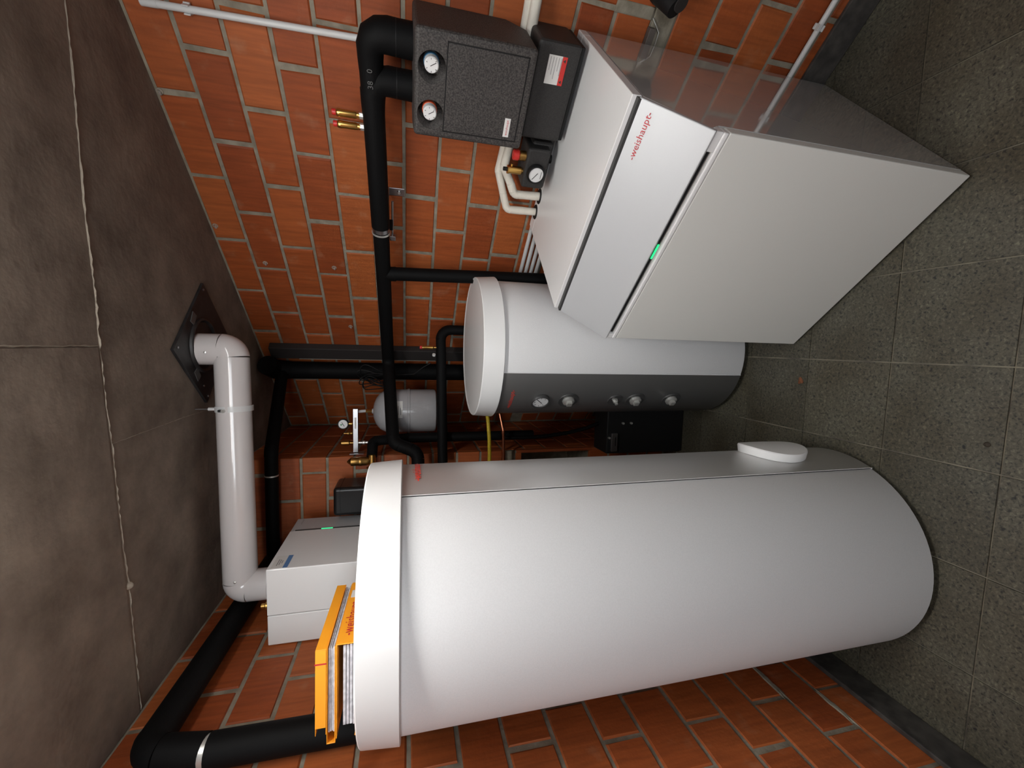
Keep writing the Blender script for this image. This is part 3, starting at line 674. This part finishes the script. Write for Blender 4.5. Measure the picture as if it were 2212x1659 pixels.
c2 = thing('conduit', 'white plastic conduit running low along right wall above dark skirting', 'conduit', W(-.2, 1.566, .16))
pipe_parts(c2, [W(-1.2, 1.568, .161), W(.90, 1.568, .161)], .0088, .03, 'pvc', 'tube')
for s0 in (.14, -.45): clip_on(c2, W(s0, 1.568, .161), DR, -NR, .0088)
for k, z in enumerate((.937, .912, .887, .862)):
    c = thing('conduit', '%s of four parallel white conduits on brick wall behind heat pump' % ('topmost', 'second from top', 'third from top', 'lowest')[k], 'conduit', W(1.1, 1.570, z), 'parallel conduits beside heat pump')
    pipe_parts(c, [W(.70, 1.573, z), W(1.72, 1.573, z-.001)], .0085, .03, 'pvc', 'tube')
cx_ = thing('cable', 'cream cable on brick wall below the four conduits', 'cable', W(1.1, 1.57, .814))
pipe_parts(cx_, [W(.9, 1.578, .814), W(1.70, 1.578, .814)], .005, .02, 'cream', 'cable_run', seg=10)
l1 = thing('refrigerant_line', 'cream insulated line entering the left hole in heat pump top', 'pipe', W(.7, 1.54, 1.1))
pipe_parts(l1, [W(.846, 1.520, CZ-.003), W(.848, 1.520, 1.074), W(.790, 1.535, 1.098), W(.715, 1.550, 1.126), W(.62, 1.553, 1.118), W(-.9, 1.566, 1.116)], .0145, .022, 'cream', 'line_run', 'bend', 16, 1.02, .03)
l2 = thing('refrigerant_line', 'thicker cream insulated line entering the right hole in heat pump top', 'pipe', W(.7, 1.52, 1.1))
pipe_parts(l2, [W(.781, 1.520, CZ-.003), W(.783, 1.518, 1.058), W(.745, 1.522, 1.078), W(.690, 1.530, 1.112), W(.60, 1.532, 1.104), W(-.9, 1.540, 1.100)], .0155, .024, 'cream', 'line_run', 'bend', 16, 1.02, .03)

# ================================================================== RIGHT WALL ODDS AND ENDS
st = thing('pipe_stub', 'black sleeve stub sticking out of patched hole in right wall', 'pipe', W(.16, WR, .70))
obj('sleeve', MB().sweep([W(.150, WR+.02, .735), W(.155, 1.55, .722), W(.172, 1.505, .700)], [.034, .034, .027], 20), 'dark', st)
obj('inner_tube', MB().cyl(W(.148, 1.56, .715), W(.160, 1.50, .690), .022), 'trunk', st)
mp_ = MB().rbox(-.30, .46, WR-.003, WR+.006, .650, .7205, .003); obj('mortar_patch', mp_, 'mortar', wall_right)
obj('mortar_patch', MB().rbox(.190, .222, WR-.003, WR+.006, .725, .850, .004), 'mortar', wall_right)
pr_ = thing('steel_profile', 'dark metal profile end on right wall behind heat pump', 'bracket', W(.25, 1.57, .72))
obj('channel', MB().rbox(.235, .29, 1.560, 1.584, .708, .730, .002), 'wood', pr_)
wi = thing('wire', 'thin bent wire on mortar patch behind heat pump', 'wire', W(.23, 1.57, .70))
obj('strand', MB().sweep([W(.214, 1.580, .724), W(.243, 1.574, .692), W(.275, 1.574, .690)], .0016, 8), 'steel', wi)
for k, (s0, z) in enumerate(((1.078, 2.168), (1.238, 2.034), (1.238, 1.764), (1.596, 1.732), (.632, 2.176))):
    lab = ('pale plug in brick joint nearest the ceiling plate', 'pale wall plug in dark bricks above the black pipe, upper of two', 'pale wall plug in dark bricks just above the black pipe', 'pale wall plug beside the vertical trunking', 'small pale plug at ceiling edge of orange bricks')[k]
    wp = thing('wall_plug', lab, 'wall plug', W(s0, WR, z), 'wall plugs in the right wall')
    obj('collar', MB().lathe(W(s0, WR+.002, z), -NR, [(0, .010), (.003, .0095), (.004, .006), (.001, .004), (.0, 0)], 14), 'ridge', wp)
    obj('screw', MB().cyl(W(s0, WR, z), W(s0+.004, WR-.010, z-.004), .003, seg=8), 'steel', wp)
tr = thing('trunking', 'flat grey vertical cable trunking on the dark right wall', 'trunking', W(1.77, 1.57, 0))
obj('channel', MB().rbox(1.728, 1.806, 1.545, 1.584, .9, 2.13, .003), 'trunk', tr)
obj('cover_edge', MB().rbox(1.8035, 1.8065, 1.5435, 1.546, 1.3, 2.0), 'ridge', tr)
vp = thing('insulated_pipe', 'vertical black insulated pipe beside grey trunking in dark corner', 'pipe', W(1.866, 1.53, 1.2))
pipe_parts(vp, [W(1.890, 1.53, .5), W(1.880, 1.53, 2.06)], .046, .05, 'foam')
obj('elbow', MB().sweep([W(1.880, 1.53, 2.05), W(1.850, 1.51, 2.12), W(1.78, 1.48, 2.135)], [.047, .050, .048], 18), 'foam', vp)
ck = thing('cable_coil', 'loosely coiled thin black cable hanging on vertical insulated pipe', 'cable', W(1.80, 1.47, 1.6))
for k in range(7):
    ra, rb = .075+.018*math.sin(k*2.1), .045+.012*math.cos(k*1.7); cs, cz = 1.83+.012*k, 1.62+.01*math.sin(k*3)
    pts = [W(cs+rb*math.cos(t)+.02*math.sin(2*t+k), 1.470-.004*k+.006*math.sin(3*t), cz+ra*math.sin(t)-.25*rb*math.cos(t)) for t in [2*pi*i/28 for i in range(29)]]
    obj('loop', MB().sweep(pts, .0026, 6, False), 'dark', ck)
obj('loose_end', MB().sweep([W(1.80, 1.47, 1.58), W(1.80, 1.44, 1.50), W(1.77, 1.42, 1.42), W(1.72, 1.43, 1.37), W(1.70, 1.44, 1.335)], .0026, 6), 'dark', ck)
obj('loose_end', MB().sweep([W(1.90, 1.47, 1.66), W(1.97, 1.50, 1.64), W(2.0, 1.52, 1.60), W(2.01, 1.53, 1.55)], .0026, 6), 'dark', ck)

# ================================================================== FLUE AND CEILING PLATE
cp = thing('ceiling_plate', 'black square flue rosette plate taped to the concrete ceiling', 'plate', W(1.315, 1.19, ZC))
obj('sheet', MB().rbox(1.167, 1.463, 1.028, 1.355, ZC-.010, ZC-.0005, .001), 'plate', cp)
fz = Vector((-.040, 1.722, 0))
obj('hole_collar', MB().lathe((fz.x+.012, fz.y+.035, ZC-.0095), (0, 0, -1), [(0, .100), (.008, .098), (.010, .092), (.002, .085), (.0015, 0)], 40), 'plate', cp)
for (x, y), a in (((.067, 1.690), .5), ((-.130, 1.703), -.6)):
    e = Vector((math.cos(a), math.sin(a), 0)); f = Vector((-e.y, e.x, 0))
    obj('tape_strip', MB().frame_box(Vector((x, y, ZC-.0125))-e*.020-f*.014, e*.040, f*.028, (0, 0, .0022)), 'tape', cp)
for s0, n0 in ((1.18, 1.05), (1.18, 1.335), (1.45, 1.05), (1.23, 1.12), (1.40, 1.06)):
    obj('screw', MB().cyl(W(s0, n0, ZC-.013), W(s0, n0, ZC-.009), .004, seg=8), 'zinc', cp)
flu = thing('flue_pipe', 'white enamelled flue pipe from wall boiler to ceiling plate', 'flue', (-.48, 1.70, 2.06))
FZ = 2.062; FR = .0565
bxf = Vector((-.915, 1.665, 0))
pipe_parts(flu, [(bxf.x, bxf.y, 1.93), (bxf.x, bxf.y, FZ-.012), (fz.x, fz.y, FZ+.012), (fz.x, fz.y, ZC-.004)], FR, .030, 'flue', 'pipe_section', 'elbow', 40, 1.008)
obj('collar', MB().lathe((bxf.x, bxf.y, 1.919), (0, 0, 1), [(0, FR+.006), (.028, FR+.006), (.032, FR)], 40), 'flue', flu)
for p in ((bxf.x+.045, bxf.y-FR*1.0, FZ-.012), (fz.x-.010, fz.y-FR*1.0, FZ+.075)):
    obj('rivet', MB().lathe(p, (0, -1, 0), [(-.004, .0045), (.0005, .0045), (.0015, .002), (.0015, 0)], 12), 'steel', flu)
fd = Vector((fz.x-bxf.x, fz.y-bxf.y, .024)).normalized()
kx = Vector((-.255, 1.712, FZ+.006))
cl = obj('support_clamp', MB().lathe(kx-fd*.010, fd, [(0, FR), (0, FR+.004), (.020, FR+.004), (.020, FR)], 40), 'pvc', flu)
obj('hanger', MB().cyl(kx+Vector((0, -.012, FR)), kx+Vector((0, -.012, FR+.022)), .006), 'pvc', cl)
obj('threaded_rod', MB().cyl(kx+Vector((0, -.012, FR+.02)), Vector((kx.x, kx.y-.012, ZC)), .0025, seg=10), 'zinc', cl)
obj('clamp_screw', MB().cyl(kx+Vector((0, -FR-.002, .012)), kx+Vector((0, -FR-.012, .014)), .006, seg=12), 'steel', cl)
obj('clamp_nut', MB().box((kx.x-.004, kx.y-FR-.009, FZ+.026), (kx.x+.004, kx.y-FR+.006, FZ+.036), .001), 'dark', cl)

# ================================================================== WALL BOILER
bo_ = thing('wall_boiler', 'white wall-hung boiler box beside the flue on the left wall', 'boiler', (-.92, 1.725, 1.22))
obj('rear_casing', MB().box((-1.058, 1.510, 1.24), (-.9515, 1.941, 1.918), .003), 'white', bo_)
obj('front_casing', MB().box((-.9485, 1.508, 1.24), (-.782, 1.812, 1.918), .003), 'white', bo_)
cpn = obj('control_panel', MB().box((-.9485, 1.8155, 1.24), (-.784, 1.941, 1.918), .003), 'silver', bo_)
obj('gap', MB().box((-.94, 1.5135, 1.25), (-.79, 1.935, 1.912)), 'groove', bo_)
obj('handle_recess', MB().box((-.7845, 1.8155, 1.3), (-.7825, 1.822, 1.90)), 'groove', cpn)
o = obj('light_line', MB().box((-.784, 1.815, 1.755), (-.7815, 1.819, 1.80)), 'led', cpn); o['label'] = 'small glowing green status light'
text(cpn, '-weishaupt-', .016, (-.7835, 1.905, 1.888), (0, 1, 0), (0, 0, 1), 'greyink', width=.055)
stk = obj('sticker', MB().box((-.782, 1.512, 1.853), (-.7812, 1.600, 1.906)), 'paper', bo_); stk['label'] = 'white sticker with blue lower band'
obj('blue_band', MB().box((-.7812, 1.512, 1.853), (-.7808, 1.600, 1.868)), 'blue', stk)
for k, (a, b, zz) in enumerate(((1.53, 1.575, 1.890), (1.535, 1.572, 1.8835), (1.545, 1.565, 1.877))): obj('print_line', MB().box((-.7812, a, zz), (-.7809, b, zz+.003)), 'greyink', stk)
obj('brass_fitting', MB().lathe((-.965, 1.600, 1.918), (0, 0, 1), [(0, .010), (.015, .010), (.015, .014), (.030, .014), (.034, .009), (.045, .009), (.045, 0)], 16), 'brass', bo_)
# black pump casing beside the boiler
bc = thing('pump_casing', 'glossy black plastic casing beside the wall boiler', 'pump', (-.69, 1.93, 1.45))
mbc = MB().box((-.757, 1.87, 1.42), (-.632, 2.02, 1.762), .014, 4)
obj('shell', mbc, mat('black_gloss', (.006, .006, .0065), .28, spec=.35), bc)
obj('joint_line', MB().box((-.758, 1.869, 1.733), (-.631, 2.021, 1.7345)), 'dark', bc)
# pipe run from the trunking over the pier to the left wall
lp = thing('insulated_pipe', 'black insulated pipe along the left wall turning down at its end', 'pipe', (-1.01, 1.4, 2.06))
pipe_parts(lp, [W(1.86, 1.50, 2.085), Vector((-.50, 2.03, 2.044)), Vector((-.99, 2.03, 2.046))], .028, .05, 'foam')
pipe_parts(lp, [Vector((-1.012, 2.03, 2.05)), Vector((-1.012, 1.106, 2.067)), Vector((-1.012, 1.083, 1.93))], .040, .045, 'foam')
pipe_parts(lp, [Vector((-1.012, 1.0825, 1.922)), Vector((-1.012, 1.075, 1.25))], .0395, .05, 'foam')
obj('foil_joint', MB().cyl((-1.012, 1.083, 1.936), (-1.012, 1.0815, 1.915), .0365), 'steel', lp)
obj('foil_joint', MB().cyl((-.612, 2.03, 2.0445), (-.606, 2.03, 2.0445), .0288), 'steel', lp)

# ================================================================== EXPANSION VESSEL AND FITTINGS IN THE NICHE
VX, VY, VR = -.349, 2.205, .111
ve = thing('expansion_vessel', 'grey round expansion vessel with domed top in the dark niche', 'vessel', (VX, VY, 1.31))
obj('upper_shell', MB().lathe((VX, VY, 1.445), (0, 0, 1), [(0, VR), (.085, VR), (.115, VR*.96), (.140, VR*.84), (.160, VR*.62), (.172, VR*.36), (.176, VR*.12), (.182, VR*.11), (.182, 0)], 48), 'vessel', ve)
obj('lower_shell', MB().lathe((VX, VY, 1.300), (0, 0, 1), [(0, 0), (.003, VR*.8), (.012, VR*.97), (.020, VR), (.140, VR)], 48), 'vessel', ve)
obj('clamp_ring', MB().lathe((VX, VY, 1.438), (0, 0, 1), [(0, VR), (.002, VR+.003), (.012, VR+.003), (.014, VR)], 48), 'vessel', ve)
vl = MB().lathe((VX, VY, 1.475), (0, 0, 1), [(0, VR+.0006), (.042, VR+.0006)], 12, True, deg(-100), deg(-56), (1, 0, 0)); obj('label', vl, 'paper', ve)
for k in range(3): obj('print_line', MB().lathe((VX, VY, 1.483+.011*k), (0, 0, 1), [(0, VR+.001), (.003, VR+.001)], 6, True, deg(-92), deg(-74+5*k), (1, 0, 0)), 'greyink', ve)
vb = thing('vessel_manifold', 'galvanised bar with round pressure gauge and brass vents above vessel', 'manifold', (-.43, 2.16, 1.70))
BYY = 2.15
obj('bar', MB().box((-.543, BYY-.012, 1.688), (-.327, BYY+.012, 1.711), .001), 'zinc', vb)
obj('end_bracket', MB().box((-.549, BYY-.035, 1.660), (-.546, BYY+.02, 1.725)), 'zinc', vb)
obj('bar_label', MB().box((-.425, BYY-.0125, 1.695), (-.370, BYY-.012, 1.704)), 'paper', vb)
obj('vessel_connector', MB().cyl((-.345, BYY+.02, 1.690), (-.347, BYY+.05, 1.658), .0075), 'dial', vb)
obj('brass_nut', MB().cyl((-.347, BYY+.05, 1.658), (-.349, VY, 1.626), .010, seg=6), 'brass', vb)
pg = obj('pressure_gauge', MB().lathe((-.402, BYY, 1.757), (0, -1, 0), [(-.008, .0), (-.008, .0245), (.010, .0255), (.013, .0245), (.013, .0215), (.010, .021)], 32), 'dark', vb)
obj('dial', MB().lathe((-.402, BYY-.0102, 1.757), (0, -1, 0), [(0, .0215), (.0003, 0)], 28), 'dial', pg)
obj('needle', MB().frame_box((-.412, BYY-.0115, 1.750), (.020, 0, .012), (-.0012, 0, .002), (0, -.0006, 0)), 'ink', pg)
fixn(obj('green_sector', MB().prism([(-.402, BYY-.0108, 1.757), (-.410, BYY-.0108, 1.767), (-.402, BYY-.0108, 1.770)], (0, -.0003, 0)), mat('green_print', (.05, .25, .10), .5), pg))
obj('stem', MB().lathe((-.402, BYY, 1.711), (0, 0, 1), [(0, .006), (.006, .0085), (.012, .0085), (.014, .005), (.024, .005)], 12), 'brass', vb)
obj('vent_cap', MB().lathe((-.450, BYY, 1.711), (0, 0, 1), [(0, .006), (.003, .0085), (.012, .0085), (.014, .006), (.018, .009), (.026, .009), (.027, .004), (.044, .004), (.044, 0)], 14), 'agedbrass', vb)
obj('safety_valve', MB().lathe((-.498, BYY, 1.711), (0, 0, 1), [(0, .006), (.016, .006), (.020, .0125), (.055, .0125), (.058, .009), (.062, .004), (.062, 0)], 18), 'agedbrass', vb)
obj('drain_nipple', MB().lathe((-.498, BYY, 1.688), (0, 0, -1), [(0, .006), (.018, .006), (.020, .009), (.030, .009), (.033, .0055), (.045, .0065), (.045, 0)], 14), 'steel', vb)
bv = thing('brass_valve', 'large aged brass check valve by the lid of the tall tank', 'valve', (-.555, 2.0, 1.62))
obj('body', MB().lathe((-.552, 2.0, 1.625), (0, 0, 1), [(0, .015), (.010, .020), (.030, .020), (.032, .0215), (.044, .0215), (.046, .020), (.078, .020), (.084, .014), (.094, .006), (.097, 0)], 24), 'agedbrass', bv)
obj('tee', MB().cyl((-.590, 2.0, 1.612), (-.520, 2.0, 1.612), .016, chamfer=.002), 'brass', bv)
obj('flange', MB().cyl((-.583, 1.985, 1.612), (-.578, 1.985, 1.612), .023), 'agedbrass', bv)
np_ = thing('insulated_pipe', 'short black insulated elbow from brass valve down into niche', 'pipe', (-.48, 2.02, 1.5))
pipe_parts(np_, [(-.53, 2.0, 1.612), (-.470, 2.055, 1.612), (-.470, 2.10, 1.45), (-.470, 2.10, .80)], .024, .03, 'foam')
yh = thing('hose', 'yellow corrugated gas hose crossing between the two tanks', 'hose', (-.44, 1.95, 1.07))
obj('hose_run', MB().sweep([(-.22, 2.12, 1.075), (-.30, 2.0, 1.079), (-.36, 1.95, 1.074), (-.45, 1.95, 1.066), (-.53, 1.95, 1.063), (-.60, 1.94, 1.066), (-.66, 1.93, 1.07)], .0092, 12, wob=.05), 'yellow', yh)
cu = thing('copper_pipe', 'bare copper pipe bending between the two tanks below yellow hose', 'pipe', (-.45, 2.0, .98))
pipe_parts(cu, [(-.24, 2.16, 1.015), (-.335, 2.02, 1.003), (-.425, 2.0, .986), (-.66, 2.0, .976)], .0078, .02, 'copper', 'tube', 'bend', 12)
obj('solder_joint', MB().cyl((-.424, 2.0, .986), (-.438, 2.0, .9855), .0098), 'copper', cu)
obj('solder_joint', MB().cyl((-.408, 2.003, .989), (-.418, 2.001, .987), .0098), 'copper', cu)
bb = thing('equipment_box', 'black box on the floor between the tanks with galvanised bracket', 'box', (-.42, 2.0, 0))
obj('casing', MB().box((-.545, 1.93, .002), (-.29, 2.08, .452), .006), 'dark', bb)
obj('bracket', MB().box((-.53, 1.913, .398), (-.435, 1.929, .432), .002), 'zinc', bb)
obj('bracket_slot', MB().box((-.50, 1.911, .408), (-.455, 1.9135, .412)), 'dark', bb)
for x, z in ((-.46, .474), (-.385, .365), (-.385, .318)): obj('screw_head', MB().cyl((x, 1.932, min(z, .44)), (x, 1.918, min(z, .44)), .006, seg=6), 'steel', bb)
dk = thing('cable', 'thick dark cable sagging in front of the brick niche', 'cable', (-.45, 2.06, .7))
obj('cable_run', MB().sweep([(-.475, 2.07, .98), (-.478, 2.065, .86), (-.472, 2.06, .74), (-.455, 2.05, .62), (-.43, 2.04, .52), (-.40, 2.03, .445)], .010, 10), 'foam', dk)

# ================================================================== BINDERS ON THE TALL TANK'S LID
LZ = 1.5485
ex, ey = Vector((-.995, -.10, 0)), Vector((-.08, .997, 0))       # ex: along the short side to the left, ey: along the long side away
P = Vector((-.700, .968, LZ))
def slab(o, w_, l_, z0, z1, bev=.001): return MB().frame_box(o+Vector((0, 0, z0)), ex*w_, ey*l_, (0, 0, z1-z0), bev)
def sheets(root, o, w_, l_, z0, z1, n):
    for k in range(n):
        a = z0+(z1-z0)*k/n; b = z0+(z1-z0)*(k+.8)/n; jx, jy = random.uniform(0, .006), random.uniform(0, .006)
        obj('sheet_bundle', slab(o+ex*jx+ey*jy, w_-jx-.002, l_-jy-.004, a, b, .0004), 'sheets', root)
# lowest binder: spine with lettering faces the camera's right
b3 = thing('binder', 'orange lever binder with red lettering on spine, lowest of the stack', 'binder', P)
obj('back_cover', slab(P, .215, .300, 0, .0025), 'orange', b3)
obj('front_cover', slab(P, .215, .300, .0585, .061), 'orange', b3)
sp = obj('spine', slab(P-ex*.002, .0025, .300, 0, .061), 'orange', b3)
obj('spine_label', MB().frame_box(P-ex*.0027+ey*.210+Vector((0, 0, .010)), ey*.040, -ex*.0005, (0, 0, .045)), 'paper', sp)
text(sp, '-weishaupt-', .03, P-ex*.0032+ey*.112+Vector((0, 0, .029)), ey, (0, 0, 1), 'redprint', width=.165)
sheets(b3, P+ex*.006+ey*.006, .19, .285, .004, .048, 6)
obj('end_flap', slab(P+ex*.212, .003, .300, 0, .020), 'orange', b3)
# middle binder
Q = P+ex*.002+Vector((0, 0, .0615))
b2 = thing('binder', 'orange binder with white paper edges showing, middle of the stack', 'binder', Q)
obj('back_cover', slab(Q, .222, .302, 0, .002), 'orange', b2)
obj('front_cover', slab(Q, .222, .302, .0175, .019), 'orange', b2)
obj('spine', slab(Q+ex*.2195, .0025, .302, 0, .019), 'orange', b2)
sheets(b2, Q+ex*.002+ey*.003, .198, .296, .0026, .0165, 4)
# folder on top
R_ = Q+ex*.004+Vector((0, 0, .0195))
b1 = thing('document_folder', 'flat orange card folder with red elastic band, topmost of the stack', 'folder', R_)
obj('lower_cover', slab(R_, .195, .306, 0, .0015), 'orange', b1)
obj('upper_cover', slab(R_, .195, .306, .0225, .024), 'orange', b1)
obj('side_flap', slab(R_-ex*.0012, .0015, .306, 0, .024), 'orange', b1)
obj('end_flap', slab(R_-ey*.0012, .178, .0015, .001, .024), 'orange', b1)
obj('elastic_band', MB().frame_box(R_-ey*.0022+ex*.030, ex*.003, ey*.001, (0, 0, .0255)), 'redprint', b1)
obj('elastic_band', MB().frame_box(R_+ex*.030-ey*.0022+Vector((0, 0, .0242)), ex*.003, ey*.31, (0, 0, .0008)), 'redprint', b1)
sheets(b1, R_+ex*.004+ey*.004, .175, .295, .0025, .012, 2)

# ================================================================== BITS ON THE FLOOR
lf = MB(); pts = []
for k in range(12):
    a = 2*pi*k/12; r = .012*(1+.35*math.sin(3*a+1)); pts.append(Vector((-.104+r*math.cos(a), 1.261+r*.8*math.sin(a), .003+.002*math.sin(2*a))))
lf.add([Vector((-.104, 1.261, .006))]+pts, [[0, 1+k, 1+(k+1) % 12] for k in range(12)])
lf.add([p+Vector((0, 0, -.0022)) for p in pts], [list(range(12))[::-1]])
tag(obj('dry_leaf', lf, 'leaf'), 'small crumpled brown leaf on floor between tank and heat pump', 'leaf')
sn = MB().lathe((-.221, .723, .0008), (0, 0, 1), [(0, .007), (.003, .006), (.005, .003), (.0055, 0)], 10)
tag(obj('pebble', sn, 'stain'), 'tiny dark pip lying on nearest floor tiles', 'pebble')
